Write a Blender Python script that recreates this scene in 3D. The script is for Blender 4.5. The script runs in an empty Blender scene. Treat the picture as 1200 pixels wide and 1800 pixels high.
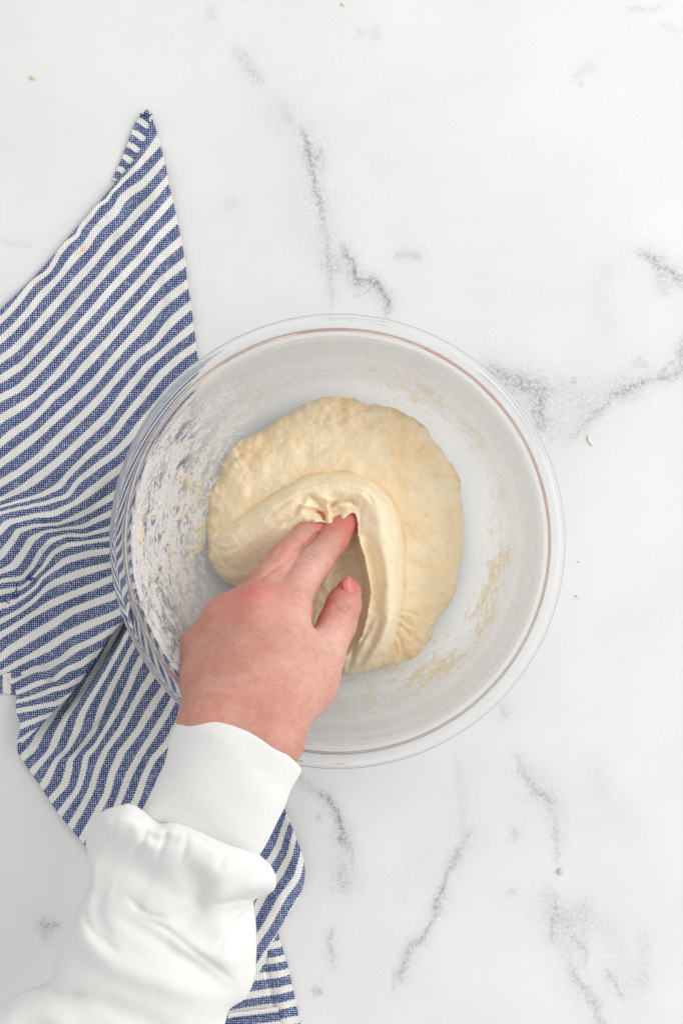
import bpy, math, random
import numpy as np
from mathutils import Vector

sc = bpy.context.scene
COL = sc.collection
rng = np.random.default_rng(7)

# ------------------------------------------------------------------ camera, light, exposure
CAM_H = 1.10                      # metres above the tabletop
MPP = 0.3575e-3                   # metres per photo pixel at the tabletop
cam_d = bpy.data.cameras.new("camera")
cam_d.sensor_fit = 'HORIZONTAL'
cam_d.sensor_width = 36.0
cam_d.lens = 36.0 * CAM_H / (1200 * MPP)
cam_d.clip_start = 0.02
cam_d.clip_end = 50
cam = bpy.data.objects.new("camera", cam_d)
cam.location = (0, 0, CAM_H)
COL.objects.link(cam)
sc.camera = cam

w = bpy.data.worlds.new("World")
sc.world = w
w.use_nodes = True
bg = w.node_tree.nodes["Background"]
bg.inputs[0].default_value = (1.0, 1.0, 1.0, 1)
bg.inputs[1].default_value = 0.70

def area(name, loc, target, sx, sy, power, col):
    d = bpy.data.lights.new(name, 'AREA')
    d.shape = 'RECTANGLE'; d.size = sx; d.size_y = sy
    d.energy = power; d.color = col
    o = bpy.data.objects.new(name, d)
    o.location = loc
    o.rotation_euler = (Vector(target) - Vector(loc)).to_track_quat('-Z', 'Y').to_euler()
    COL.objects.link(o)
    return o
area("window_light", (1.45, 0.50, 1.20), (0, 0, 0), 2.0, 1.6, 28, (1.0, 0.99, 0.975))

vs = sc.view_settings
vs.view_transform = 'Standard'
vs.look = 'None'
vs.exposure = 0.0
vs.gamma = 1.0
sc.cycles.max_bounces = 16
sc.cycles.transmission_bounces = 12
sc.cycles.transparent_max_bounces = 16
sc.cycles.sample_clamp_indirect = 0
sc.cycles.caustics_reflective = True
sc.cycles.caustics_refractive = True
sc.cycles.use_denoising = True

# ------------------------------------------------------------------ helpers
def S(z):
    return MPP * (CAM_H - z) / CAM_H
def P(px, py, z):                 # where the sight line of a photo point meets height z (metres)
    s = S(z)
    return (px - 600) * s, (900 - py) * s, z

def H3(ix, iy, iz, seed):
    h = (ix.astype(np.int64) * 374761393 + iy.astype(np.int64) * 668265263 +
         iz.astype(np.int64) * 2147483647 + seed * 1274126177) & 0xffffffff
    h = ((h ^ (h >> 13)) * 1274126177) & 0xffffffff
    h = ((h ^ (h >> 16)) * 2246822519) & 0xffffffff
    return ((h ^ (h >> 15)) & 0xffff) / 65535.0 * 2 - 1
def vnoise(x, y, z=None, seed=0):
    if z is None: z = np.zeros_like(x)
    xi, yi, zi = np.floor(x), np.floor(y), np.floor(z)
    fx, fy, fz = x - xi, y - yi, z - zi
    fx = fx * fx * (3 - 2 * fx); fy = fy * fy * (3 - 2 * fy); fz = fz * fz * (3 - 2 * fz)
    r = 0
    for a in (0, 1):
        for b in (0, 1):
            for c in (0, 1):
                wgt = (fx if a else 1 - fx) * (fy if b else 1 - fy) * (fz if c else 1 - fz)
                r = r + wgt * H3(xi + a, yi + b, zi + c, seed)
    return r
def fbm(x, y, z=None, oct=4, seed=0, gain=0.5):
    a, r, n = 1.0, 0, 0
    for i in range(oct):
        f = 2.03 ** i
        r = r + a * vnoise(x * f + 17.3 * i, y * f - 9.1 * i, None if z is None else z * f, seed + i)
        n += a; a *= gain
    return r / n

def catmull(pts, n=8, closed=False):
    p = np.array(pts, float)
    if closed:
        q = np.vstack([p[-1], p, p[0], p[1]])
    else:
        q = np.vstack([2 * p[0] - p[1], p, 2 * p[-1] - p[-2]])
    out = []
    for i in range(len(q) - 3):
        a, b, c, d = q[i:i + 4]
        t = np.linspace(0, 1, n, endpoint=False)[:, None]
        out.append(0.5 * (2 * b + (c - a) * t + (2 * a - 5 * b + 4 * c - d) * t * t + (3 * b - a - 3 * c + d) * t ** 3))
    out = np.vstack(out)
    if not closed: out = np.vstack([out, p[-1]])
    return out

def dist_poly(X, Y, pts):         # unsigned distance to a polyline and position along it (0..1)
    p = np.array(pts, float)
    best = np.full(X.shape, 1e9); tt = np.zeros(X.shape)
    n = len(p) - 1
    for i in range(n):
        a, b = p[i], p[i + 1]
        dx, dy = b - a
        L = dx * dx + dy * dy + 1e-12
        t = np.clip(((X - a[0]) * dx + (Y - a[1]) * dy) / L, 0, 1)
        d = (X - a[0] - t * dx) ** 2 + (Y - a[1] - t * dy) ** 2
        m = d < best
        best = np.where(m, d, best); tt = np.where(m, (i + t) / n, tt)
    return np.sqrt(best), tt
def inside(X, Y, pts):
    p = np.array(pts, float); c = np.zeros(X.shape, bool)
    for i in range(len(p)):
        x1, y1 = p[i - 1]; x2, y2 = p[i]
        if y1 == y2: continue
        c ^= ((y1 > Y) != (y2 > Y)) & (X < (x2 - x1) * (Y - y1) / (y2 - y1) + x1)
    return c
def sdist(X, Y, pts):             # positive inside
    p = list(map(tuple, pts)); d, _ = dist_poly(X, Y, p + [p[0]])
    return np.where(inside(X, Y, p), d, -d)
def smooth01(x):
    x = np.clip(x, 0, 1); return x * x * (3 - 2 * x)
def prof(x):                      # quarter-round profile, 0 at the edge, 1 inside
    x = np.clip(x, 0, 1); return np.sqrt(np.clip(1 - (1 - x) ** 2, 0, 1))
def stroke(X, Y, pts, wd, taper=True):
    d, t = dist_poly(X, Y, catmull(pts, 5) if len(pts) > 2 else pts)
    g = np.exp(-(d / wd) ** 2)
    if taper: g = g * np.sqrt(np.clip(np.minimum(t, 1 - t) * 5 + 0.12, 0, 1))
    return g

def surface_nets(F, origin, step):
    """closed surface of F < 0 on a regular grid: vertices and quads"""
    neg = F < 0
    nx, ny, nz = F.shape
    cnt = np.zeros((nx - 1, ny - 1, nz - 1), np.float32)
    acc = [np.zeros_like(cnt) for _ in range(3)]
    corners = [(0, 0, 0), (1, 0, 0), (0, 1, 0), (1, 1, 0), (0, 0, 1), (1, 0, 1), (0, 1, 1), (1, 1, 1)]
    def sl(A, c): return A[c[0]:nx - 1 + c[0], c[1]:ny - 1 + c[1], c[2]:nz - 1 + c[2]]
    for i in range(8):
        for ax in range(3):
            a = corners[i]
            if a[ax] == 1: continue
            b = list(a); b[ax] = 1
            fa, fb = sl(F, a), sl(F, b)
            m = sl(neg, a) != sl(neg, b)
            t = np.where(m, fa / np.where(m, fa - fb, 1), 0)
            cnt += m
            for k in range(3):
                acc[k] += np.where(m, a[k] + (t if k == ax else 0), 0)
    act = cnt > 0
    idx = np.full(act.shape, -1, np.int64); idx[act] = np.arange(act.sum())
    I = np.argwhere(act).astype(float)
    c = cnt[act]
    V = np.stack([(I[:, k] + acc[k][act] / c) * step + origin[k] for k in range(3)], 1)
    Q = []
    for ax in range(3):
        u, v = [(1, 2), (2, 0), (0, 1)][ax]
        s0 = [slice(None)] * 3; s1 = [slice(None)] * 3
        s0[ax] = slice(0, -1); s1[ax] = slice(1, None)
        ch = neg[tuple(s0)] != neg[tuple(s1)]
        E = np.argwhere(ch)
        E = E[(E[:, u] > 0) & (E[:, v] > 0) & (E[:, u] < F.shape[u] - 1) & (E[:, v] < F.shape[v] - 1)]
        if not len(E): continue
        ins = neg[tuple(s0)][E[:, 0], E[:, 1], E[:, 2]]
        def g(du, dv):
            e = E.copy(); e[:, u] -= du; e[:, v] -= dv
            return idx[e[:, 0], e[:, 1], e[:, 2]]
        q = np.stack([g(1, 1), g(0, 1), g(0, 0), g(1, 0)], 1)
        q[~ins] = q[~ins][:, ::-1]
        Q.append(q)
    return V, np.vstack(Q)
def relax(V, Q, it=2, lam=0.5):
    e = np.vstack([Q[:, [0, 1]], Q[:, [1, 2]], Q[:, [2, 3]], Q[:, [3, 0]]])
    for k in range(it):
        for l in (lam, -lam * 1.03):
            s = np.zeros_like(V); n = np.zeros(len(V))
            for k3 in range(3):
                s[:, k3] = np.bincount(e[:, 0], V[e[:, 1], k3], len(V)) + np.bincount(e[:, 1], V[e[:, 0], k3], len(V))
            n = np.bincount(e[:, 0], minlength=len(V)) + np.bincount(e[:, 1], minlength=len(V))
            V = V + l * (s / np.maximum(n, 1)[:, None] - V)
    return V

def mesh(name, V, Fc, mat, parent=None, attrs=None, smooth=True, uv=None):
    V = np.asarray(V, np.float32); Fc = np.asarray(Fc, np.int32)
    me = bpy.data.meshes.new(name)
    k = Fc.shape[1]
    me.vertices.add(len(V)); me.vertices.foreach_set("co", V.ravel())
    me.loops.add(Fc.size); me.loops.foreach_set("vertex_index", Fc.ravel())
    me.polygons.add(len(Fc)); me.polygons.foreach_set("loop_start", np.arange(0, Fc.size, k, dtype=np.int32))
    me.polygons.foreach_set("loop_total", np.full(len(Fc), k, np.int32))
    me.update(calc_edges=True); me.validate()
    me.polygons.foreach_set("use_smooth", np.full(len(me.polygons), smooth))
    for an, av in (attrs or {}).items():
        a = me.attributes.new(an, 'FLOAT', 'POINT'); a.data.foreach_set("value", np.asarray(av, np.float32).ravel())
    me.materials.append(mat)
    o = bpy.data.objects.new(name, me); COL.objects.link(o)
    if parent: o.parent = parent
    return o
def grid_faces(nr, nc, wrap=False):
    i, j = np.meshgrid(np.arange(nr - 1), np.arange(nc if wrap else nc - 1), indexing='ij')
    j2 = (j + 1) % nc
    return np.stack([i * nc + j, (i + 1) * nc + j, (i + 1) * nc + j2, i * nc + j2], -1).reshape(-1, 4)
def tag(o, label=None, cat=None, group=None, kind=None):
    if label: o['label'] = label
    if cat: o['category'] = cat
    if group: o['group'] = group
    if kind: o['kind'] = kind
    return o
def empty(name, loc=(0, 0, 0)):
    o = bpy.data.objects.new(name, None); o.empty_display_size = 0.02
    COL.objects.link(o); o.location = loc
    return o
def adopt(parent, kids):          # parent at its own place, children keep their world position
    bpy.context.view_layer.update()
    for k in kids:
        k.parent = parent; k.matrix_parent_inverse = parent.matrix_world.inverted()

class NT:
    def __init__(s, name):
        s.m = bpy.data.materials.new(name); s.m.use_nodes = True
        s.t = s.m.node_tree; s.b = s.t.nodes["Principled BSDF"]; s.out = s.t.nodes["Material Output"]
    def n(s, typ, **kw):
        nd = s.t.nodes.new(typ)
        for k, v in kw.items():
            if k.startswith('i_'):
                key = k[2:]; key = int(key) if key.isdigit() else key
                nd.inputs[key].default_value = v
            else: setattr(nd, k, v)
        return nd
    def l(s, a, b): s.t.links.new(a, b)
    def val(s, x, sock):
        if isinstance(x, (int, float)): sock.default_value = x
        else: s.l(x, sock)
    def math(s, op, a, b=0.0, c=0.0, clamp=False):
        nd = s.n('ShaderNodeMath', operation=op, use_clamp=clamp)
        s.val(a, nd.inputs[0]); s.val(b, nd.inputs[1]); s.val(c, nd.inputs[2])
        return nd.outputs[0]
    def attr(s, name): return s.n('ShaderNodeAttribute', attribute_name=name).outputs['Fac']
    def coord(s): return s.n('ShaderNodeTexCoord').outputs['Object']
    def noise(s, scale, detail=4, rough=0.55, vec=None, dist=0.0):
        nd = s.n('ShaderNodeTexNoise'); nd.inputs['Scale'].default_value = scale
        nd.inputs['Detail'].default_value = detail; nd.inputs['Roughness'].default_value = rough
        nd.inputs['Distortion'].default_value = dist
        s.l(vec if vec else s.coord(), nd.inputs['Vector'])
        return nd.outputs['Fac']
    def ramp(s, x, lo, hi, a=0.0, b=1.0):
        nd = s.n('ShaderNodeMapRange', interpolation_type='SMOOTHSTEP')
        s.val(x, nd.inputs[0])
        for i, v in enumerate((lo, hi, a, b)): nd.inputs[i + 1].default_value = v
        return nd.outputs[0]
    def mix(s, f, a, b):
        nd = s.n('ShaderNodeMix', data_type='RGBA')
        s.val(f, nd.inputs[0])
        for v, k in ((a, 6), (b, 7)):
            if isinstance(v, tuple): nd.inputs[k].default_value = (*v, 1)
            else: s.l(v, nd.inputs[k])
        return nd.outputs[2]
    def bump(s, h, dist, strength=1.0, prev=None):
        nd = s.n('ShaderNodeBump'); nd.inputs['Distance'].default_value = dist
        nd.inputs['Strength'].default_value = strength
        s.l(h, nd.inputs['Height'])
        if prev: s.l(prev, nd.inputs['Normal'])
        return nd.outputs[0]

# ------------------------------------------------------------------ materials
def mat_marble():
    m = NT("white_marble"); c = m.coord()
    v = m.attr("vein")
    fine = m.noise(1500, 3, 0.7); mid = m.noise(420, 4, 0.7); cloud = m.noise(9, 4, 0.6)
    grain = m.math('ADD', m.math('MULTIPLY', fine, 0.6), m.math('MULTIPLY', mid, 0.4))
    g = m.ramp(grain, 0.42, 0.57)                         # granular break-up inside a vein
    vv = m.math('MULTIPLY', v, m.math('ADD', m.math('MULTIPLY', g, 1.15), 0.12))
    base = m.mix(m.ramp(cloud, 0.35, 0.7), (0.82, 0.82, 0.815), (0.87, 0.87, 0.865))
    base = m.mix(m.ramp(m.noise(650, 4, 0.75), 0.35, 0.65, 0.0, 0.10), base, (0.45, 0.45, 0.455))
    sp = m.ramp(m.noise(900, 2, 0.5), 0.30, 0.42, 0.03, 0.0)
    col = m.mix(m.math('MULTIPLY', vv, 1.0, clamp=True), base, (0.27, 0.275, 0.285))
    col = m.mix(sp, col, (0.4, 0.4, 0.41))
    m.l(col, m.b.inputs['Base Color'])
    m.b.inputs['Roughness'].default_value = 0.55
    m.b.inputs['Specular IOR Level'].default_value = 0.3
    m.l(m.bump(m.noise(700, 3, 0.6), 0.0002, 0.25), m.b.inputs['Normal'])
    return m.m
def mat_towel():
    m = NT("striped_cotton")
    st = m.attr("stripe"); c = m.coord()
    sep = m.n('ShaderNodeSeparateXYZ')
    warp = m.n('ShaderNodeTexNoise'); warp.inputs['Scale'].default_value = 60
    m.l(c, warp.inputs['Vector'])
    add = m.n('ShaderNodeVectorMath', operation='MULTIPLY_ADD')
    m.l(warp.outputs['Color'], add.inputs[0]); add.inputs[1].default_value = (0.002,) * 3; m.l(c, add.inputs[2])
    m.l(add.outputs[0], sep.inputs[0])
    x, y = sep.outputs[0], sep.outputs[1]
    pitch = 0.0019
    a = m.math('MULTIPLY', m.math('ADD', x, y), 0.7071 * 2 * math.pi / pitch)
    b = m.math('MULTIPLY', m.math('SUBTRACT', x, y), 0.7071 * 2 * math.pi / pitch)
    w1 = m.math('SINE', a); w2 = m.math('SINE', b)
    weave = m.math('MULTIPLY', w1, w2)                    # -1..1 chequer of threads
    jag = m.math('MULTIPLY', w1, 0.035)
    s = m.math('ADD', st, jag)
    fr = m.math('ABSOLUTE', m.math('SUBTRACT', m.math('FRACT', m.math('ADD', s, 0.5)), 0.5))  # 0 at the centre of a white stripe
    blue = m.ramp(fr, 0.195, 0.245)
    slub = m.noise(110, 3, 0.6)
    fleck = m.ramp(m.noise(700, 2, 0.6), 0.35, 0.7, -0.25, 0.45)
    dots = m.math('MULTIPLY', m.ramp(m.math('ADD', weave, fleck), 0.15, 0.75), m.ramp(slub, 0.3, 0.7, 0.75, 1.15))
    bl = m.mix(m.noise(900, 2), (0.028, 0.05, 0.155), (0.065, 0.105, 0.26))
    bl = m.mix(dots, bl, (0.62, 0.66, 0.80))
    wh = m.mix(m.math('MULTIPLY', m.noise(1200, 3, 0.7), 0.5), (0.92, 0.905, 0.875), (0.76, 0.745, 0.72))
    col = m.mix(blue, wh, bl)
    stain = m.attr("stain")
    col = m.mix(m.math('MULTIPLY', stain, m.ramp(m.noise(260, 3, .6), .35, .6)), col, (0.80, 0.50, 0.26))
    m.l(col, m.b.inputs['Base Color'])
    m.b.inputs['Roughness'].default_value = 0.9
    m.b.inputs['Specular IOR Level'].default_value = 0.15
    m.b.inputs['Sheen Weight'].default_value = 0.15
    n1 = m.bump(weave, 0.00035, 0.6)
    m.l(m.bump(m.noise(160, 4, 0.6), 0.0012, 0.35, n1), m.b.inputs['Normal'])
    return m.m
def mat_glass():
    m = NT("clear_glass")
    m.b.inputs['Base Color'].default_value = (0.985, 0.99, 0.99, 1)
    m.b.inputs['Roughness'].default_value = 0.0
    m.b.inputs['IOR'].default_value = 1.32
    m.b.inputs['Transmission Weight'].default_value = 1.0
    return m.m
def mat_residue():
    m = NT("flour_and_dough_film")
    cov = m.attr("cover"); warm = m.attr("warm")
    n = m.noise(900, 4, 0.65); n2 = m.noise(260, 4, 0.6)
    col = m.mix(warm, (0.95, 0.94, 0.92), (0.97, 0.80, 0.47))
    col = m.mix(m.ramp(n2, 0.4, 0.75, 0, 0.35), col, (0.93, 0.90, 0.83))
    a = m.math('MULTIPLY', cov, m.ramp(n, 0.25, 0.6, 0.7, 1.1), clamp=True)
    m.l(col, m.b.inputs['Base Color']); m.l(a, m.b.inputs['Alpha'])
    m.b.inputs['Roughness'].default_value = 0.6
    nr = m.bump(n2, 0.0005, 0.3)
    m.l(nr, m.b.inputs['Normal'])
    # a thin film: part of the light comes through it
    tl = m.n('ShaderNodeBsdfTranslucent'); m.l(col, tl.inputs[0]); m.l(nr, tl.inputs['Normal'])
    tr = m.n('ShaderNodeBsdfTransparent')
    m.b.inputs['Alpha'].default_value = 1.0
    for lk in list(m.b.inputs['Alpha'].links): m.t.links.remove(lk)
    mx = m.n('ShaderNodeMixShader'); mx.inputs[0].default_value = 0.4
    m.l(m.b.outputs[0], mx.inputs[1]); m.l(tl.outputs[0], mx.inputs[2])
    m2 = m.n('ShaderNodeMixShader'); m.l(a, m2.inputs[0]); m.l(tr.outputs[0], m2.inputs[1]); m.l(mx.outputs[0], m2.inputs[2])
    m.l(m2.outputs[0], m.out.inputs['Surface'])
    return m.m
def mat_dough():
    m = NT("bread_dough")
    n = m.noise(38, 5, 0.6); f = m.noise(420, 4, 0.6)
    tone = m.attr("tone")
    col = m.mix(m.ramp(n, 0.3, 0.7), (0.95, 0.715, 0.43), (0.98, 0.82, 0.585))
    col = m.mix(tone, col, (0.96, 0.81, 0.575))
    col = m.mix(m.ramp(f, 0.62, 0.75, 0, 0.35), col, (0.90, 0.82, 0.64))
    col = m.mix(m.ramp(m.noise(190, 3, 0.5), 0.64, 0.72, 0, 0.3), col, (0.62, 0.49, 0.33))
    m.l(col, m.b.inputs['Base Color'])
    m.b.inputs['Roughness'].default_value = 0.36
    m.b.inputs['Specular IOR Level'].default_value = 0.4
    m.b.inputs['Subsurface Weight'].default_value = 0.2
    m.b.inputs['Subsurface Radius'].default_value = (1.0, 0.7, 0.4)
    m.b.inputs['Subsurface Scale'].default_value = 0.004
    b1 = m.bump(m.noise(120, 5, 0.62), 0.0022, 0.6)
    m.l(m.bump(f, 0.0004, 0.4, b1), m.b.inputs['Normal'])
    return m.m
def mat_skin():
    m = NT("skin")
    red = m.attr("red"); pale = m.attr("pale")
    n = m.noise(55, 4, 0.6); sp = m.noise(330, 2, 0.5); n2 = m.noise(240, 5, 0.7)
    col = m.mix(m.ramp(n, 0.3, 0.7), (0.58, 0.265, 0.20), (0.66, 0.34, 0.265))
    col = m.mix(pale, col, (0.78, 0.48, 0.40))
    col = m.mix(m.ramp(n2, 0.40, 0.66, 0, 0.30), col, (0.50, 0.18, 0.13))
    col = m.mix(m.ramp(m.noise(90, 4, 0.7), 0.52, 0.72, 0, 0.35), col, (0.70, 0.42, 0.30))
    col = m.mix(m.math('MULTIPLY', red, 1.0, clamp=True), col, (0.64, 0.13, 0.115))
    col = m.mix(m.ramp(sp, 0.69, 0.77, 0, 0.38), col, (0.34, 0.14, 0.09))
    m.l(col, m.b.inputs['Base Color'])
    m.b.inputs['Roughness'].default_value = 0.45
    m.b.inputs['Specular IOR Level'].default_value = 0.4
    m.b.inputs['Subsurface Weight'].default_value = 0.2
    m.b.inputs['Subsurface Radius'].default_value = (1.0, 0.35, 0.2)
    m.b.inputs['Subsurface Scale'].default_value = 0.0025
    mp = m.n('ShaderNodeMapping'); m.l(m.coord(), mp.inputs['Vector'])
    mp.inputs['Rotation'].default_value = (0, 0, 0.5); mp.inputs['Scale'].default_value = (0.35, 1.0, 0.6)
    vo = m.n('ShaderNodeTexVoronoi'); vo.inputs['Scale'].default_value = 800
    m.l(mp.outputs[0], vo.inputs['Vector'])
    b1 = m.bump(vo.outputs['Distance'], 0.0003, 0.5)
    b2 = m.bump(m.noise(420, 5, 0.7, mp.outputs[0]), 0.0008, 0.6, b1)
    m.l(m.bump(m.noise(120, 4, 0.6), 0.0009, 0.4, b2), m.b.inputs['Normal'])
    return m.m
def mat_nail():
    m = NT("pink_nail")
    m.b.inputs['Base Color'].default_value = (0.68, 0.20, 0.18, 1)
    m.b.inputs['Roughness'].default_value = 0.18
    m.b.inputs['Subsurface Weight'].default_value = 0.3
    m.b.inputs['Subsurface Scale'].default_value = 0.002
    return m.m
def mat_white_cloth(knit):
    m = NT("white_ribbed_knit" if knit else "white_sweatshirt_cloth")
    c = m.coord()
    n = m.noise(700, 3, 0.7)
    col = m.mix(n, (0.80, 0.79, 0.77), (0.87, 0.865, 0.85))
    m.l(col, m.b.inputs['Base Color'])
    m.b.inputs['Roughness'].default_value = 0.95
    m.b.inputs['Specular IOR Level'].default_value = 0.1
    m.b.inputs['Sheen Weight'].default_value = 0.0
    sep = m.n('ShaderNodeSeparateXYZ'); m.l(c, sep.inputs[0])
    ang = 0.5 if knit else 0.75
    u = m.math('ADD', m.math('MULTIPLY', sep.outputs[0], math.cos(ang)), m.math('MULTIPLY', sep.outputs[1], math.sin(ang)))
    tw = m.math('SINE', m.math('MULTIPLY', u, 2 * math.pi / 0.0011))
    b1 = m.bump(tw, 0.00012, 0.05 if knit else 0.34)
    b1 = m.bump(m.noise(1100, 3, 0.7), 0.0003, 0.5, b1)
    m.l(m.bump(m.noise(70, 5, 0.55, dist=0.6), 0.0018, 0.3, b1), m.b.inputs['Normal'])
    return m.m
def mat_plain(name, col, rough=0.6, trans=0.0):
    m = NT(name)
    c = m.mix(m.noise(600, 3, 0.6), col, tuple(v * 0.8 for v in col))
    m.l(c, m.b.inputs['Base Color']); m.b.inputs['Roughness'].default_value = rough
    m.b.inputs['Transmission Weight'].default_value = trans
    return m.m
M_marble, M_towel, M_glass, M_res, M_dough, M_skin, M_nail = mat_marble(), mat_towel(), mat_glass(), mat_residue(), mat_dough(), mat_skin(), mat_nail()
M_sleeve, M_cuff = mat_white_cloth(False), mat_white_cloth(True)
M_thread = mat_plain("blue_thread", (0.03, 0.09, 0.36), 0.9)
M_crumb = mat_plain("dry_dough_crumb", (0.85, 0.68, 0.42), 0.7)
M_bead = mat_plain("grey_bead", (0.72, 0.73, 0.72), 0.3)

# ------------------------------------------------------------------ tabletop
VEINS = [  # polyline, width px, strength, halo
 ([(412,82),(432,105),(448,130),(462,152)],11,.26), ([(490,180),(500,200),(512,215)],7,.14),
 ([(527,218),(533,240),(542,268),(548,292),(556,330),(563,358),(570,392)],4.2,.62), ([(570,392),(574,430),(580,475),(581,540)],6,.28),
 ([(560,268),(566,285),(572,300)],6,.18), ([(545,250),(560,330),(600,400)],26,.07),
 ([(602,428),(612,452),(624,478),(634,492)],5,.75), ([(634,492),(655,495),(668,512),(680,528),(682,552)],7,.72), ([(622,490),(632,500)],10,.35),
 ([(562,462),(580,468),(600,474)],6,.28), ([(690,455),(712,449),(732,452),(738,460)],6,.30),
 ([(375,10),(370,38)],10,.2), ([(635,50),(638,62)],7,.16), ([(662,45),(662,68)],7,.14), ([(405,352),(412,368)],10,.14),
 ([(1122,443),(1142,452),(1160,468),(1182,478),(1215,505)],9,.55), ([(1155,480),(1165,500),(1175,520)],14,.18),
 ([(845,640),(880,660),(905,668),(935,680),(965,686)],13,.55), ([(958,690),(946,715),(950,740),(942,756)],11,.60), ([(900,675),(912,695)],14,.22),
 ([(1004,668),(1014,674)],6,.3), ([(1000,770),(1030,742),(1058,722),(1078,700)],6,.28), ([(1078,692),(1100,687),(1122,678),(1135,672)],5.5,.7), ([(1110,640),(1125,632),(1140,645)],7,.22),
 ([(1135,668),(1160,664),(1182,658),(1215,640)],6,.5), ([(1190,640),(1200,618),(1204,590)],9,.45), ([(1020,700),(1040,730)],14,.1),
 ([(500,1355),(530,1372),(552,1390)],9,.25), ([(556,1393),(576,1402),(590,1428),(600,1458),(607,1494)],5,.78), ([(596,1515),(600,1545),(608,1570)],11,.3),
 ([(582,1632),(582,1662),(590,1702)],6,.34), ([(553,1740),(566,1744)],6,.5), ([(556,1436),(558,1438)],4,.45),
 ([(812,1490),(790,1530),(770,1580),(762,1612)],5.5,.6), ([(762,1612),(748,1640),(738,1654),(718,1668)],5,.62), ([(718,1668),(710,1695),(703,1728)],5.5,.5), ([(832,1460),(812,1490)],7,.25),
 ([(805,1330),(812,1400),(815,1470)],11,.14), ([(880,1235),(890,1262)],7,.22), ([(908,1325),(920,1362),(940,1395),(965,1405),(970,1432)],6,.36), ([(975,1440),(977,1515)],4,.28),
 ([(898,1458),(908,1470)],9,.28), ([(890,1565),(900,1572)],9,.24),
 ([(962,1560),(975,1590),(1000,1620),(1022,1600),(1025,1650)],16,.26), ([(1000,1690),(1018,1730),(1035,1750),(1055,1800),(1070,1830)],8,.36), ([(1066,1700),(1076,1730),(1096,1756)],4,.4),
 ([(1120,1630),(1135,1680),(1125,1740)],11,.14), ([(1040,1330),(1065,1400),(1110,1470)],20,.08),
 ([(546,288),(556,276),(562,262)],2.2,.35), ([(575,440),(590,452),(602,470)],2.2,.3), ([(655,495),(640,512),(622,520)],2.4,.3), ([(700,1700),(690,1722),(688,1745)],2,.3), ([(604,1478),(618,1500),(622,1526)],2.4,.3),
 ([(770,1572),(782,1580),(800,1584)],2,.25), ([(1080,690),(1066,712),(1040,728)],2.4,.35), ([(1160,664),(1168,648),(1185,636)],2.2,.3), ([(1004,1640),(1024,1668),(1030,1700)],2.4,.4), ([(978,1592),(968,1622),(975,1660)],2.4,.35),
 ([(930,1384),(950,1392),(962,1408)],2.4,.35), ([(540,245),(534,270),(538,300)],2.2,.25), ([(1146,455),(1158,450),(1175,452)],2.2,.3), ([(470,160),(520,260),(545,380),(585,470)],40,.10), ([(950,660),(1000,700),(1060,690),(1120,660)],26,.16), ([(960,740),(1000,760),(1040,720)],24,.12), ([(1080,450),(1050,520),(1080,600)],22,.10),
 ([(930,1340),(970,1420),(990,1500)],26,.12), ([(1050,1600),(1090,1680),(1120,1760)],26,.12), ([(960,1590),(1010,1690)],22,.16), ([(760,1480),(700,1600)],34,.06), ([(590,1440),(610,1580)],26,.10),
 ([(68,1618),(85,1628),(104,1624)],6,.55), ([(74,1640),(88,1652)],10,.3), ([(0,420),(35,430),(62,432)],6,.12),
 ([(1005,138),(1022,124),(1045,112)],8,.14), ([(1020,145),(1024,147)],3,.3), ([(1100,14),(1170,13)],4,.18), ([(1160,40),(1200,62)],7,.12),
]
def build_table():
    def axis(lo, hi, step, out):
        a = np.arange(lo, hi + step / 2, step)
        return np.concatenate([[out[0], out[0] / 2 + lo / 2], a, [out[1] / 2 + hi / 2, out[1]]])
    xs = axis(-0.225, 0.225, 0.0010, (-0.7, 0.7)); ys = axis(-0.335, 0.335, 0.0010, (-0.8, 0.8))
    X, Y = np.meshgrid(xs, ys)
    px, py = X / MPP + 600, 900 - Y / MPP
    wx = px + 7 * fbm(px / 22, py / 22, oct=3, seed=3) + 3 * fbm(px / 6, py / 6, oct=2, seed=5)
    wy = py + 7 * fbm(px / 22, py / 22, oct=3, seed=13) + 3 * fbm(px / 6, py / 6, oct=2, seed=15)
    v = np.zeros(X.shape)
    for pts, wd, st in VEINS:
        p = np.array(pts); pad = wd * 8 + 12
        m = (px > p[:, 0].min() - pad) & (px < p[:, 0].max() + pad) & (py > p[:, 1].min() - pad) & (py < p[:, 1].max() + pad)
        if not m.any(): continue
        g = stroke(wx[m], wy[m], pts, wd) * st
        g2 = stroke(wx[m], wy[m], pts, wd * 3.2) * st * 0.36
        v[m] = 1 - (1 - v[m]) * (1 - np.clip(g, 0, .95)) * (1 - g2)
    n = fbm(px / 70, py / 70, oct=4, seed=31)
    v = np.clip(v + 0.05 * np.clip(n - 0.15, 0, 1) * smooth01((px - 350) / 300), 0, 1)
    V = np.stack([X, Y, np.zeros_like(X)], -1).reshape(-1, 3)
    o = mesh("tabletop", V, grid_faces(len(ys), len(xs))[:, ::-1], M_marble, attrs={"vein": v})
    tag(o, "white marble tabletop with scattered grey veins", kind='structure')
build_table()

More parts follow.
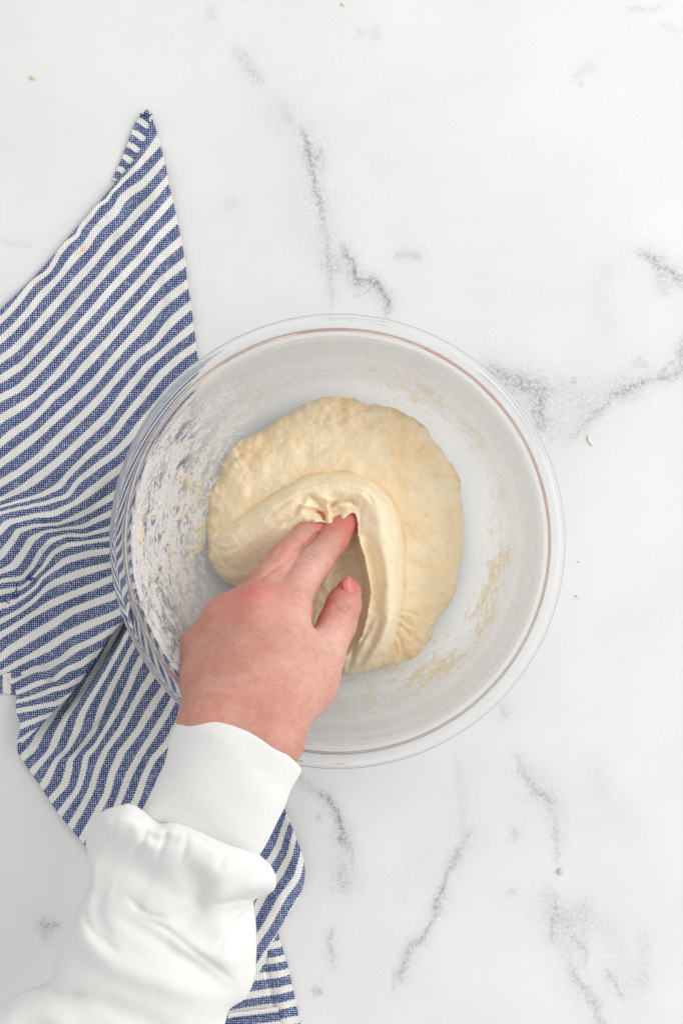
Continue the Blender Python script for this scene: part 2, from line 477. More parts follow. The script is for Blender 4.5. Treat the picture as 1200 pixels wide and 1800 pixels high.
# ------------------------------------------------------------------ towel
def tps(pts, vals, X, Y, lam=0.02):
    p = np.array(pts, float) / 100; n = len(p)
    def U(r2): return 0.5 * r2 * np.log(r2 + 1e-12)
    r2 = ((p[:, None] - p[None]) ** 2).sum(-1)
    A = np.zeros((n + 3, n + 3)); A[:n, :n] = U(r2) + lam * np.eye(n)
    A[:n, n] = 1; A[:n, n + 1:] = p; A[n, :n] = 1; A[n + 1:, :n] = p.T
    w = np.linalg.solve(A, np.concatenate([vals, [0, 0, 0]]))
    Xs, Ys = X / 100, Y / 100
    r = w[n] + w[n + 1] * Xs + w[n + 2] * Ys
    for i in range(n):
        r = r + w[i] * U((Xs - p[i, 0]) ** 2 + (Ys - p[i, 1]) ** 2)
    return r
STRIPES_A = {
 -0.55:[(261,228),(250,256),(233,284),(205,318),(178,350),(130,406),(75,471),(0,546)],
 0:[(284,243),(250,282),(215,317),(177,357),(140,402),(104,444),(63,492),(0,563)],
 1:[(289,280),(250,324),(200,375),(150,433),(100,490),(50,547),(0,598)], 2:[(296,313),(250,365),(200,417),(150,476),(100,532),(50,588),(0,632)],
 3:[(303,348),(250,407),(200,460),(150,518),(112,562),(75,603),(38,642),(0,667)],
 4:[(312,383),(280,414),(250,449),(200,502),(150,560),(110,605),(70,647),(33,683),(0,700)], 5:[(320,421),(282,454),(250,490),(200,545),(143,608),(100,658),(67,692),(33,717),(0,737)],
 6:[(326,459),(283,494),(250,532),(218,567),(187,603),(143,650),(93,698),(50,742),(0,780)],
 7:[(331,497),(285,534),(250,573),(217,610),(198,632),(167,670),(133,703),(100,733),(67,763),(27,795),(0,815)],
 8:[(336,535),(300,567),(270,603),(243,622),(220,647),(198,673),(170,705),(142,733),(108,765),(72,801),(37,828),(0,850)],
 9:[(340,573),(292,613),(257,645),(225,683),(192,727),(177,742),(150,767),(115,800),(93,818),(67,838),(33,862),(0,878)],
 10:[(343,609),(317,627),(283,658),(250,698),(220,733),(200,760),(155,800),(127,828),(103,855),(75,870),(42,880),(0,891)],
 11:[(222,777),(200,798),(167,822),(138,845),(117,872),(83,883),(33,893),(0,902)],
 12:[(198,833),(167,858),(133,883),(100,900),(50,910),(13,920),(0,933)],
 13:[(198,872),(158,897),(125,913),(100,922),(58,925),(33,933),(20,953),(0,977)],
 14:[(192,903),(142,926),(108,930),(80,934),(57,947),(42,970),(22,996),(0,1006)],
 15:[(190,930),(150,941),(117,941),(93,949),(72,970),(55,998),(40,1015),(0,1022)],
 16:[(190,947),(150,953),(117,959),(93,972),(75,998),(62,1012),(40,1032),(0,1042)],
 17:[(190,968),(150,975),(117,985),(92,1002),(73,1017),(63,1032),(42,1048),(17,1062),(0,1066)],
 18:[(190,994),(142,1007),(100,1023),(80,1035),(58,1057),(33,1075),(0,1093)],
 19:[(193,1018),(167,1030),(117,1050),(83,1065),(50,1085),(17,1107),(0,1117)],
 20:[(198,1048),(158,1062),(125,1075),(92,1098),(50,1123),(17,1143),(0,1158)],
 21:[(198,1082),(158,1098),(117,1117),(92,1133),(58,1153),(25,1170)],
 22:[(197,1108),(167,1125),(130,1142),(108,1160),(80,1174),(63,1176),(33,1190)],
 23:[(163,1153),(142,1168),(117,1177),(95,1195),(67,1202),(33,1217)],
 24:[(143,1193),(117,1207),(92,1212),(70,1222)],
 25:[(127,1220),(100,1237),(67,1243),(30,1250)],
 26:[(93,1255),(67,1265),(40,1276)], 27:[(57,1288),(33,1305)]}
STRIPES_B = {
 0:[(87,1267),(75,1283),(55,1318),(38,1333)],
 1:[(202,1116),(180,1158),(150,1207),(133,1235),(117,1258),(105,1283),(88,1322),(60,1353)],
 2:[(222,1118),(205,1150),(183,1190),(153,1238),(142,1260),(134,1287),(117,1320),(100,1335),(78,1378)],
 3:[(233,1137),(207,1187),(195,1210),(182,1238),(166,1283),(150,1305),(124,1335),(121,1355),(113,1380),(88,1408)],
 4:[(250,1155),(238,1177),(225,1210),(207,1247),(185,1283),(167,1313),(152,1328),(147,1355),(137,1387),(108,1428)],
 5:[(268,1187),(250,1213),(233,1243),(212,1283),(185,1320),(170,1355),(160,1388),(143,1422),(123,1455)],
 6:[(287,1212),(273,1233),(257,1260),(244,1283),(215,1320),(197,1360),(188,1397),(170,1430),(143,1478)],
 7:[(303,1233),(292,1255),(274,1283),(247,1327),(227,1363),(210,1405)],
 8:[(318,1262),(295,1305),(267,1338),(255,1363),(242,1400)],
 17:[(504,1444),(487,1493),(475,1513)], 18:[(518,1467),(509,1504),(491,1538),(464,1573),(447,1604)],
 19:[(531,1507),(522,1542),(496,1578),(469,1627),(451,1653)]}
def flat(d):
    P_, v = [], []
    for k, pts in d.items():
        for i, p in enumerate(pts):
            P_.append(p); v.append(k)
            if i + 1 < len(pts):
                q = pts[i + 1]
                if math.hypot(q[0] - p[0], q[1] - p[1]) < 60:
                    P_.append(((p[0] + q[0]) / 2, (p[1] + q[1]) / 2)); v.append(k)
    return P_, v
def towel_patch(name, rows, stripes, zf, nr, nc, parent, lam=0.002):
    L = catmull([r[0] for r in rows], 10); R = catmull([r[1] for r in rows], 10)
    def res(C):
        t = np.linspace(0, len(C) - 1, nr); i = np.clip(t.astype(int), 0, len(C) - 2); f = (t - i)[:, None]
        return C[i] * (1 - f) + C[i + 1] * f
    L, R = res(L), res(R)
    t = np.linspace(0, 1, nc)[None, :, None]
    PX = L[:, None] * (1 - t) + R[:, None] * t
    X, Y = PX[..., 0], PX[..., 1]
    if callable(stripes): u = stripes(X, Y)
    else:
        p, v = flat(stripes); u = tps(p, v, X, Y, lam)
    Z = zf(X, Y) * 1e-3
    s = S(Z)
    V = np.stack([(X - 600) * s, (900 - Y) * s, Z], -1).reshape(-1, 3)
    st = np.exp(-(((X - 143) * .7 + (Y - 440) * .7) / 5) ** 2 - (((X - 143) * .7 - (Y - 440) * .7) / 11) ** 2)
    st = np.maximum(st, 0.25 * np.exp(-((X - 62) ** 2 + (Y - 498) ** 2) / 120))
    o = mesh(name, V, grid_faces(nr, nc), M_towel, parent, {"stripe": u, "stain": st})
    if o.data.polygons[len(o.data.polygons) // 2].normal.z < 0: o.data.flip_normals()
    md = o.modifiers.new("thickness", 'SOLIDIFY'); md.thickness = 0.0011; md.offset = -1
    return o
FOLD = [(235,1070),(207,1098),(190,1128),(172,1150),(150,1187),(130,1213),(103,1242),(78,1268),(57,1290),(36,1308)]
def zA(X, Y):
    z = 3.6 + 2.5 * fbm(X / 85, Y / 85, oct=3, seed=41) + 0.5 * fbm(X / 18, Y / 18, oct=2, seed=44)
    z += 2.8 * stroke(X, Y, [(0,690),(90,610),(180,500),(260,380),(285,300)], 26)
    z -= 2.2 * stroke(X, Y, [(120,720),(220,620),(300,480)], 20)
    z += 8.0 * stroke(X, Y, [(-90,950),(-20,940),(30,925),(80,912),(130,890),(165,850),(200,815),(250,770)], 24)
    z -= 2.0 * stroke(X, Y, [(-80,880),(0,876),(70,866),(115,845),(150,805)], 12)
    z += 6.0 * stroke(X, Y, [(25,1010),(60,965),(90,950),(130,960),(190,970),(250,985)], 16)
    z -= 2.5 * stroke(X, Y, [(60,945),(110,934),(190,935)], 9)
    z += 3.5 * stroke(X, Y, [(-60,1010),(0,990),(20,955),(35,935)], 10)
    z -= 2.0 * stroke(X, Y, [(0,1052),(40,1038),(70,1000)], 7)
    z += 3.0 * stroke(X, Y, [(0,1085),(50,1060),(90,1015)], 14)
    z += 15.0 * stroke(X, Y, [(260,1040),(225,1075),(180,1118),(140,1165),(100,1215),(60,1262),(30,1290)], 40, False)
    z -= 3.6 * stroke(X, Y, [(-20,1195),(30,1186),(62,1174),(78,1181),(110,1162),(130,1145),(170,1120)], 7)
    z -= 4.0 * stroke(X, Y, [(110,1180),(97,1196),(72,1218),(52,1248)], 7)
    z += 2.4 * stroke(X, Y, [(40,1200),(90,1190)], 9)
    z += 1.4 * stroke(X, Y, [(30,1235),(60,1230),(100,1215)], 8)
    z -= 2.0 * stroke(X, Y, [(30,1262),(70,1250),(110,1222)], 6)
    d, _ = dist_poly(X, Y, FOLD)
    z -= 1.5 * np.exp(-(d / 5) ** 2)
    lift = smooth01((sdist(X, Y, [(400,600),(400,1060),(240,1060),(150,1190),(60,1300),(-200,1320),(-200,600)])) / 40)
    return np.clip(z, 1.5, 30)
def zB(X, Y):
    z = 3.0 + 1.2 * fbm(X / 80, Y / 80, oct=3, seed=51) + 0.3 * fbm(X / 16, Y / 16, oct=2, seed=54)
    z -= 2.6 * stroke(X, Y, [(92,1334),(122,1323),(148,1303),(175,1272),(200,1232),(215,1190)], 5)
    z += 2.4 * stroke(X, Y, [(80,1322),(115,1303),(140,1275),(165,1235),(190,1195)], 12)
    z += 2.2 * stroke(X, Y, [(115,1360),(150,1335),(185,1290),(215,1245)], 13)
    z += 2.4 * stroke(X, Y, [(130,1450),(180,1380),(220,1310),(270,1240)], 18)
    z -= 1.5 * stroke(X, Y, [(150,1470),(205,1390),(250,1320)], 10)
    z += 5 * stroke(X, Y, [(505,1400),(515,1470),(520,1530),(495,1580),(465,1640)], 22)
    d, t = dist_poly(X, Y, catmull(FOLD, 4))
    sd = np.where(inside(X, Y, FOLD + [(36,2100),(900,2100),(900,900),(235,900)]), d, -d)   # positive on the open side of the fold
    h0 = 19.0 * smooth01(1.15 - t * 1.15) * smooth01((X - 40) / 40)
    z = z * smooth01((sd + 2) / 20 * 0.8 + 0.2) + h0 * smooth01((sd - 9) / 16) * np.exp(-(np.maximum(sd - 22, 0) / 60) ** 1.5)
    return np.clip(z, 1.3, 20)
def zC(X, Y):
    z = 2.6 + 0.8 * fbm(X / 60, Y / 60, oct=2, seed=61)
    z -= 1.6 * stroke(X, Y, [(463,1670),(468,1705),(476,1745),(484,1800)], 4)
    z += 1.6 * stroke(X, Y, [(480,1660),(487,1705),(496,1750),(505,1820)], 12)
    return np.clip(z, 1.2, 12)
def build_towel():
    root = empty("kitchen_towel", P(120, 900, 0))
    tag(root, "blue and white striped cotton kitchen towel crumpled under the bowl's left side", "towel")
    kids = []
    rowsA = [((262,205),(267,207)),((261,228),(277,235)),((250,256),(284,262)),((233,284),(291,290)),((205,318),(297,322)),((178,350),(306,362)),((130,405),(322,440)),((75,470),(334,530)),
             ((0,545),(346,618)),((-70,615),(352,690)),((-120,720),(338,760)),((-130,850),(318,860)),((-130,990),(300,960)),((-130,1070),(270,1028)),
             ((-110,1120),(235,1070)),((-90,1150),(200,1110)),((-50,1172),(168,1158)),((4,1190),(133,1210)),((27,1215),(103,1242)),((28,1250),(78,1268)),((36,1275),(57,1290)),((30,1300),(38,1307))]
    kids.append(towel_patch("folded_panel", rowsA, STRIPES_A, zA, 760, 330, None))
    rowsB = [((120,1120),(260,1030)),((60,1200),(300,1100)),((40,1270),(350,1160)),((30,1315),(420,1240)),((45,1345),(460,1310)),((68,1378),(485,1385)),
             ((104,1432),(500,1425)),((150,1487),(517,1465)),((190,1530),(531,1503)),((230,1560),(536,1537)),((270,1590),(527,1574)),((310,1620),(505,1612)),((350,1650),(483,1650)),((390,1690),(466,1688)),((420,1720),(455,1712))]
    kids.append(towel_patch("lower_panel", rowsB, STRIPES_B, zB, 420, 330, None))
    SC = {0:[(430,1668),(480,1663),(496,1658)],1:[(430,1694),(487,1688),(502,1684)],2:[(430,1722),(457,1717),(492,1713),(508,1708)],3:[(430,1752),(460,1747),(493,1742),(515,1736)],
          4:[(430,1778),(458,1773),(500,1768),(522,1762)],5:[(440,1806),(513,1795)],6:[(440,1838),(520,1825)]}
    rowsC = [((400,1638),(487,1638)),((395,1660),(494,1660)),((385,1700),(506,1700)),((370,1760),(519,1760)),((360,1810),(528,1805)),((350,1900),(545,1900))]
    kids.append(towel_patch("end_panel", rowsC, SC, zC, 140, 90, None))
    # hemmed end turned over at the bottom
    rowsD = [((402,1782),(488,1771)),((398,1800),(493,1800)),((390,1830),(497,1840)),((380,1900),(505,1900))]
    fD = lambda X, Y: 0.2 + (Y - 1786 + (X - 440) * 0.12) / 27.0
    h = towel_patch("hem", rowsD, fD, lambda X, Y: 5.2 + 0.9 * stroke(X, Y, [(402,1786),(488,1775)], 5, False) - 0.8 * stroke(X, Y, [(402,1793),(490,1782)], 2, False), 60, 90, None)
    kids.append(h)
    # strip of another layer at the left edge
    kids.append(towel_patch("under_panel", [((-90,1120),(70,1150)),((-90,1180),(62,1185)),((-90,1214),(30,1222))], lambda X, Y: (X - 12) / 33.0, lambda X, Y: 1.6 + 0.3 * np.sin(X / 11), 30, 60, None))
    # underside of the turned corner at the top
    rowsE = [((246,203),(262,200)),((235,222),(265,217)),((226,246),(258,244)),((214,278),(252,276)),((204,300),(232,300)),((197,316),(212,320))]
    kids.append(towel_patch("turned_corner", rowsE, lambda X, Y: (Y - 214 - (X - 249) * 0.60) / 26.5, lambda X, Y: 2.0 + 0.02 * (X - 220) + 0 * Y, 60, 30, None))
    # loose blue threads
    def tuft(px, py, z, n, spread, seed):
        r = np.random.default_rng(seed); V = []; F = []
        for i in range(n):
            p = np.array([px + r.normal() * spread * .4, py + r.normal() * spread * .4, z]); d = r.normal(size=2)
            for k in range(9):
                q = P(p[0], p[1], max(p[2], .001)); b0 = len(V)
                for a in range(5):
                    V.append((q[0] + .00033 * math.cos(a * 1.2566), q[1] + .00033 * math.sin(a * 1.2566), q[2] + .0002 * math.sin(a * 2.5)))
                if k: F += [(b0 - 5 + a, b0 - 5 + (a + 1) % 5, b0 + (a + 1) % 5, b0 + a) for a in range(5)]
                d += r.normal(size=2) * 1.3; d /= np.hypot(*d)
                p[:2] += d * spread * .28; p[2] += r.normal() * .0006 + (.0007 if k < 4 else -.0007)
        return mesh("frayed_threads", V, F, M_thread)
    for a in ((256,199,.004,7,6,1),(52,1018,.014,7,7,2),(24,1046,.013,5,7,3),(8,1052,.012,4,6,4)): kids.append(tuft(*a))
    # stitches of the hem
    for k in range(13):
        x = 410 + k * 6.4; y = 1792 - (x - 402) * 0.125
        a, b = P(x - 1.8, y + .2, 0.0062), P(x + 1.8, y - .2, 0.0062)
        V, F = [], []
        for q in (a, b):
            for dy, dz in ((-.0004, -.0002), (0, .0003), (.0004, -.0002), (0, -.0004)):
                V.append((q[0], q[1] + dy, q[2] + dz))
        for j in range(4): F.append((j, (j + 1) % 4, 4 + (j + 1) % 4, 4 + j))
        F += [(3, 2, 1, 0), (4, 5, 6, 7)]
        s = mesh("stitch", V, F, M_thread, None, smooth=False); s.parent = h
    adopt(root, kids)
build_towel()

# ------------------------------------------------------------------ glass bowl
BC = (-0.0023, -0.0167)           # bowl axis on the table
OUTER = [(0,1.6),(40,1.6),(58,1.5),(61,0.6),(64,0.4),(68,1.2),(76,4.2),(87,11),(98,23),(105,40),(111,60),(115.6,80),(118.4,93),(119.6,98.6),(121.4,101.6),(123.2,102.6),(126,102.9),(128.2,102.4),(129.4,103.4),(129.4,105.4),(128.5,106.8),(126.9,106.5),(125.6,105.6),(122,105.3),(119.9,105.4),(118.9,104.6),(117.4,101.6),(116.0,95),
         (113.2,84),(108.4,66),(102.6,48),(95.4,33),(87,20.5),(79,12),(72,7.6),(63,5.6),(50,5.1),(30,5),(0,5)]
def inner_z(r):                   # height (m) of the bowl's inner surface at radius r (m)
    p = catmull(OUTER[25:], 8)[::-1] * 1e-3
    return np.interp(r, p[:, 0], p[:, 1])
def build_bowl():
    p = catmull(OUTER, 6); n = 256
    p[:, 0] = np.maximum(p[:, 0], 0)
    p = p[1:-1] * 1e-3
    a = np.arange(n) * 2 * math.pi / n
    V = np.stack([p[:, 0:1] * np.cos(a), p[:, 0:1] * np.sin(a), np.repeat(p[:, 1:2], n, 1)], -1).reshape(-1, 3)
    nr = len(p)
    F = [tuple(f) for f in grid_faces(nr, n, wrap=True)]
    V = np.vstack([V, [[0, 0, 1.6e-3], [0, 0, 5e-3]]])
    me = bpy.data.meshes.new("glass_bowl")
    tris = []
    for j in range(n):
        tris.append((len(V) - 2, (j + 1) % n, j)); tris.append((len(V) - 1, (nr - 1) * n + j, (nr - 1) * n + (j + 1) % n))
    me.from_pydata([tuple(v) for v in V], [], F + tris)
    me.materials.append(M_glass); me.validate(); me.update()
    import bmesh
    bm = bmesh.new(); bm.from_mesh(me); bmesh.ops.recalc_face_normals(bm, faces=bm.faces); bm.to_mesh(me); bm.free()
    me.polygons.foreach_set("use_smooth", np.ones(len(me.polygons), bool))
    o = bpy.data.objects.new("glass_bowl", me); o.location = (BC[0], BC[1], 0.0006); COL.objects.link(o)
    tag(o, "large clear glass mixing bowl holding the dough", "bowl")
    # film of flour and dough on the inner wall
    rp = catmull(OUTER[25:], 10)[::-1] * 1e-3
    seg = np.concatenate([[0], np.cumsum(np.hypot(*np.diff(rp, axis=0).T))])
    sdist_ = np.arange(0.045, seg[-1] - 0.002, 0.00055)
    R = np.interp(sdist_, seg, rp[:, 0]); Z = np.interp(sdist_, seg, rp[:, 1])
    nth = 1300; th = np.arange(nth) * 2 * math.pi / nth
    RR, TH = np.meshgrid(R, th, indexing='ij'); ZZ = np.repeat(Z[:, None], nth, 1); SS = np.repeat(sdist_[:, None], nth, 1)
    X, Y = RR * np.cos(TH), RR * np.sin(TH)
    sc_ = S(ZZ); PXX = (X + BC[0]) / sc_ + 600; PYY = 900 - (Y + BC[1]) / sc_
    # swirl-stretched noise: long along the wall, short across it
    cx, cy = np.cos(TH) * 7, np.sin(TH) * 7
    big = fbm(cx * 0.9, cy * 0.9, SS * 120, 5, 71, .6)
    mid = fbm(cx * 2.6, cy * 2.6, SS * 380, 5, 81, .7)
    fin = fbm(X * 420, Y * 420, ZZ * 420, 4, 91, .75)
    pr = np.hypot(PXX - 593, PYY - 950)
    ang = np.degrees(np.arctan2(950 - PYY, PXX - 593))            # photo angle, 0 right, 90 up
    left = np.exp(-(((ang - 178 + 180) % 360 - 180) / 46.0) ** 2)
    lft = left * smooth01((pr - 215) / 25) * smooth01((372 - pr) / 14)
    top = np.exp(-((ang - 120) / 42.0) ** 2) * smooth01((pr - 250) / 25) * smooth01((345 - pr) / 40)
    f1 = lft * (0.62 + 0.75 * big + 0.95 * mid + 0.85 * fin) + top * (0.16 + 0.6 * big + 0.9 * mid + 0.4 * fin)
    flour = smooth01((f1 - 0.14) / 0.58) * 0.93
    # yellowish dabs round the right and the bottom
    ring = np.exp(-((pr - 283) / 34.0) ** 2)
    right = np.exp(-(((ang + 40 + 180) % 360 - 180) / 62.0) ** 2) + 0.55 * np.exp(-(((ang - 68 + 180) % 360 - 180) / 30.0) ** 2)
    g1 = ring * np.clip(right, 0, 1) * (0.55 + 0.9 * big + 1.25 * mid + 0.75 * fin)
    dab = smooth01((g1 - 0.28) / 0.6) * 0.68
    lump = smooth01((lft * (0.30 + 1.3 * fbm(cx * 2 + 5, cy * 2, SS * 130 + 3, 4, 99)) - 0.66) / 0.22)
    bot = np.exp(-(((ang + 62 + 180) % 360 - 180) / 34.0) ** 2) * np.exp(-((pr - 250) / 40.0) ** 2)
    dab = np.maximum(dab, smooth01((bot * (0.5 + 1.4 * mid + 0.9 * fin) - 0.34) / 0.6) * 0.6)
    for sm, wd, am in ([(733,668),(765,700),(782,715)], 5, .85), ([(815,735),(835,765),(850,785)], 4.5, .7), ([(880,860),(885,890)], 5, .5), ([(855,985),(870,990),(888,970),(892,1000)], 5, .8), ([(320,845),(345,860),(352,885)], 9, .9), ([(322,890),(332,915)], 7, .6), ([(640,650),(690,658),(735,668)], 5, .4), ([(445,690),(460,710)], 9, .35):
        dab = np.maximum(dab, am * stroke(PXX + 4 * mid * 8, PYY + 4 * fin * 8, sm, wd) * smooth01(.7 + fin * 1.2))
    haze = 0.05 + 0.38 * (1 - 0.75 * left * smooth01((362 - pr) / 20)) * smooth01((pr - 255) / 60) * (0.75 + 0.25 * smooth01(0.5 + 1.2 * big)) 
    cover = np.clip(1 - (1 - flour) * (1 - dab) * (1 - haze) * (1 - lump * .8), 0, 0.97)
    warm = np.clip(dab * 1.3 / (flour * .6 + dab + .15) + lump * .7, 0, 1)
    thick = 0.00025 + 0.0010 * flour * (0.5 + 0.5 * mid) + 0.0006 * dab + 0.0014 * lump
    nrm_r = -np.gradient(Z) ; nrm_z = np.gradient(R); L = np.hypot(nrm_r, nrm_z); nrm_r /= L; nrm_z /= L
    V = np.stack([(RR + nrm_r[:, None] * thick) * np.cos(TH), (RR + nrm_r[:, None] * thick) * np.sin(TH), ZZ + nrm_z[:, None] * thick], -1).reshape(-1, 3)
    Fq = grid_faces(len(R), nth, wrap=True)
    keep = cover.ravel()[Fq].max(1) > 0.03
    Fq = Fq[keep]
    used = np.unique(Fq); mp = np.full(len(V), -1); mp[used] = np.arange(len(used))
    r = mesh("flour_smears", V[used], mp[Fq], M_res, o, {"cover": cover.ravel()[used], "warm": warm.ravel()[used]})
    tag(r, "streaks of flour and yellowish dough stuck to the inner wall", kind='stuff')
build_bowl()

# ------------------------------------------------------------------ dough
ZR = 0.036
D_OUT = [(540,702),(590,692),(640,705),(690,713),(740,738),(764,768),(786,793),(805,822),(814,870),(822,930),(815,1000),(800,1050),(772,1102),(742,1150),(700,1175),(650,1187),(605,1189),
         (570,1150),(520,1085),(455,1050),(430,1040),(400,1031),(377,1012),(361,985),(358,940),(361,890),(368,858),(385,820),(412,783),(432,763),(462,745),(500,725)]
D_FLAP = [(361,985),(357,950),(372,936),(402,924),(445,893),(500,858),(540,837),(590,830),(640,838),(680,868),(702,912),(710,965),(710,1030),(703,1095),(690,1140),(662,1180),(605,1189),(570,1150),(520,1085),(455,1050),(430,1040),(400,1031),(377,1012)]
D_CAV = [(540,935),(560,918),(590,922),(622,902),(630,945),(642,990),(650,1040),(641,1095),(622,1150),(598,1215),(540,1170),(505,1100),(480,1040),(500,980)]
def build_dough():
    px = np.arange(335, 850, 1.75); py = np.arange(672, 1215, 1.75)
    s = S(ZR); step = 1.75 * s
    PX, PY = np.meshgrid(px, py[::-1], indexing='ij')
    WX, WY = (PX - 600) * s, (900 - PY) * s
    r = np.hypot(WX - BC[0], WY - BC[1])
    floor = inner_z(r) * 1e3 + 0.6 + 0.8
    oc = catmull(D_OUT, 6, True); fc = catmull(D_FLAP, 5, True); cc = catmull(D_CAV, 6, True)
    wx = PX + 6 * fbm(PX / 24, PY / 24, oct=4, seed=101); wy = PY + 6 * fbm(PX / 26, PY / 26, oct=3, seed=103)
    d = sdist(wx, wy, oc)
    dome = 20 * prof(d / 66) + 10 * smooth01(d / 190)
    h = 6 + dome + np.clip(floor - 6, 0, 40) * 0.55
    # flap folded over
    wx2 = PX + 2.0 * fbm(PX / 30, PY / 30, oct=2, seed=111); wy2 = PY + 2.0 * fbm(PX / 30, PY / 30, oct=2, seed=113)
    d2 = sdist(wx2, wy2, fc)
    edge = [(366,938),(402,924),(445,893),(500,858),(540,837),(590,830),(640,838),(680,868),(702,912),(710,965),(710,1030),(703,1095),(690,1140)]
    de, te = dist_poly(PX, PY, catmull(edge, 6))
    up = prof(d2 / 34)
    amp = 3 + 10 * smooth01((te - 0.02) / 0.25)
    amp = np.where(d2 > 0, amp, 0)
    lower = smooth01((1185 - PY) / 60)
    h = h + amp * up * (0.45 + 0.55 * lower)
    h -= (1.5 + 0.9 * fbm(PX / 40, PY / 40, oct=2, seed=119)) * np.exp(-(de / 3.2) ** 2) * smooth01((1150 - PY) / 60) * smooth01(te / 0.12)
    # left arm of the fold is a long smooth roll
    h += 4.5 * stroke(PX, PY, [(385,975),(440,940),(500,890),(560,858)], 30)
    h -= 2.0 * stroke(PX, PY, [(372,948),(384,938),(404,930),(418,924)], 3)
    h -= 1.3 * stroke(PX, PY, [(378,956),(388,950),(402,946)], 2.6)
    # right arm roll
    h += 7.0 * stroke(PX, PY, [(575,852),(635,862),(664,895),(672,950),(682,1010),(684,1070),(670,1130)], 24)
    # creases along the outer side of the arm
    h -= 1.9 * stroke(PX, PY, [(655,852),(673,872),(686,897),(688,930)], 3)
    h -= 1.1 * stroke(PX, PY, [(540,848),(590,840),(640,848),(672,876)], 2.6)
    h -= 1.0 * stroke(PX, PY, [(520,862),(570,846),(600,846)], 2.4)
    h -= 1.0 * stroke(PX, PY, [(430,930),(470,905),(510,880)], 4)
    h -= 1.3 * stroke(PX, PY, [(480,935),(515,905),(535,880)], 4)
    # cavity the fingers push into
    dc = sdist(PX + 1.5 * fbm(PX / 9, PY / 9, oct=2, seed=121), PY + 1.5 * fbm(PX / 9, PY / 9, oct=2, seed=123), cc)
    cav = prof(dc / 15)
    hf = 28 + 1.6 * fbm(PX / 11, PY / 11, oct=4, seed=131) + 5 * smooth01((PY - 1090) / 90)
    h = np.where(dc > 0, h * (1 - cav) + np.minimum(h, hf) * cav, h)
    # inner lip and hollow behind it
    h -= 6.5 * stroke(PX, PY, [(644,950),(656,985),(662,1030),(656,1080)], 11)
    h += 7.0 * stroke(PX, PY, [(630,950),(640,990),(647,1035),(642,1075)], 4.5)
    h -= 3.8 * stroke(PX, PY, [(655,1085),(640,1115),(622,1150),(612,1178)], 5)
    h += 2.0 * stroke(PX, PY, [(672,1040),(652,1085),(634,1125),(618,1160)], 8)
    h += 2.5 * stroke(PX, PY, [(690,1060),(676,1110),(655,1150),(640,1180)], 9)
    h -= 1.6 * stroke(PX, PY, [(668,1085),(652,1130),(634,1168)], 6)
    # ragged torn edge over the fingertips
    rag = np.exp(-(((PX - 572) / 48) ** 2 + ((PY - 897) / 26) ** 2) ** 2)
    h += rag * (7.5 * fbm(PX / 19, PY / 15, oct=2, seed=141) + 0.5)
    for pts, wd, am in [([(522,880),(545,872),(560,885),(572,900)], 4, -4), ([(545,895),(565,902),(572,918)], 3.5, -4), ([(575,900),(590,884),(615,880),(625,888)], 3.5, -4),
                        ([(530,888),(552,892),(566,896)], 5, 3.5), ([(575,880),(577,900),(578,915)], 4, 3.5), ([(552,912),(566,926)], 6, 4), ([(590,897),(612,888)], 5, 2), ([(588,915),(572,925)], 4, 3)]:
        h += am * stroke(PX, PY, pts, wd)
    # layered edges and stretch creases of the fold
    for pts, wd, am in [([(548,843),(596,834),(642,846),(676,880)], 2.4, -1.5), ([(600,858),(640,866),(655,885)], 3, -1.2), ([(470,912),(505,885),(532,868)], 3.0, -1.8), ([(500,925),(522,902),(530,888)], 3, -1.8), \
                       ([(690,940),(697,985),(698,1040)], 3, -1.2), ([(640,880),(632,900),(632,930)], 4, -1.0), \
                       ([(372,960),(395,968),(420,960)], 5, -.8), ([(365,990),(390,1005)], 5, -.8)]:
        h += am * stroke(PX, PY, pts, wd)
    # pleats at the lower right, stretch marks, rough skin of the older surface
    for pts in ([(696,1082),(712,1092),(732,1106)], [(698,1096),(712,1108),(724,1124)], [(694,1112),(704,1126),(708,1146)], [(700,1074),(722,1078),(740,1086)]):
        h -= 1.6 * stroke(PX, PY, pts, 2.6)
        h += 0.9 * stroke(PX + 5, PY - 4, pts, 3)
    body = np.where(d2 > 0, 0.25, 1.0)
    m1 = np.exp(-(((PX - 600) / 80) ** 2 + ((PY - 728) / 26) ** 2)); m2 = np.exp(-(((PX - 425) / 45) ** 2 + ((PY - 795) / 40) ** 2))
    h += (m1 * 5.0 + m2 * 4.0) * fbm(PX / 22, PY / 15, oct=4, seed=151) * body
    h += body * 2.8 * fbm(PX / 46, PY / 46, oct=4, seed=161) + 0.3 * fbm(PX / 8, PY / 8, oct=3, seed=171)
    for k in range(46):
        bx, by, br = rng.uniform(380, 800), rng.uniform(710, 1120), rng.uniform(2.5, 6)
        h += rng.choice([-.45, .5, .7]) * np.exp(-((PX - bx) ** 2 + (PY - by) ** 2) / br ** 2) * body
    for k in range(6):
        x0, y0 = rng.uniform(420, 780), rng.uniform(730, 860)
        h += body * rng.uniform(-1.2, 1.2) * stroke(PX, PY, [(x0, y0), (x0 + rng.uniform(15, 40), y0 + rng.uniform(-14, 14)), (x0 + rng.uniform(40, 70), y0 + rng.uniform(-20, 20))], 6)
    h = np.where(d < 0, floor - 1.2 + d * 0.35, np.maximum(h, floor + 0.3 * np.minimum(d, 4)) )
    h = np.where(d < 6, np.minimum(h, floor - 1.2 + (d + 0) * 2.6 + 1.2 * smooth01(d / 6) * 8), h)
    z = np.arange(3.0e-3, 62e-3, step)
    Z = z[None, None, :]
    F = np.maximum(Z - h[..., None] * 1e-3, floor[..., None] * 1e-3 - Z) / step
    F = np.maximum(F, -2.5).astype(np.float32)
    V, Q = surface_nets(F, (WX[0, 0], WY[0, 0], z[0]), step)
    V = relax(V, Q, 2, 0.5)
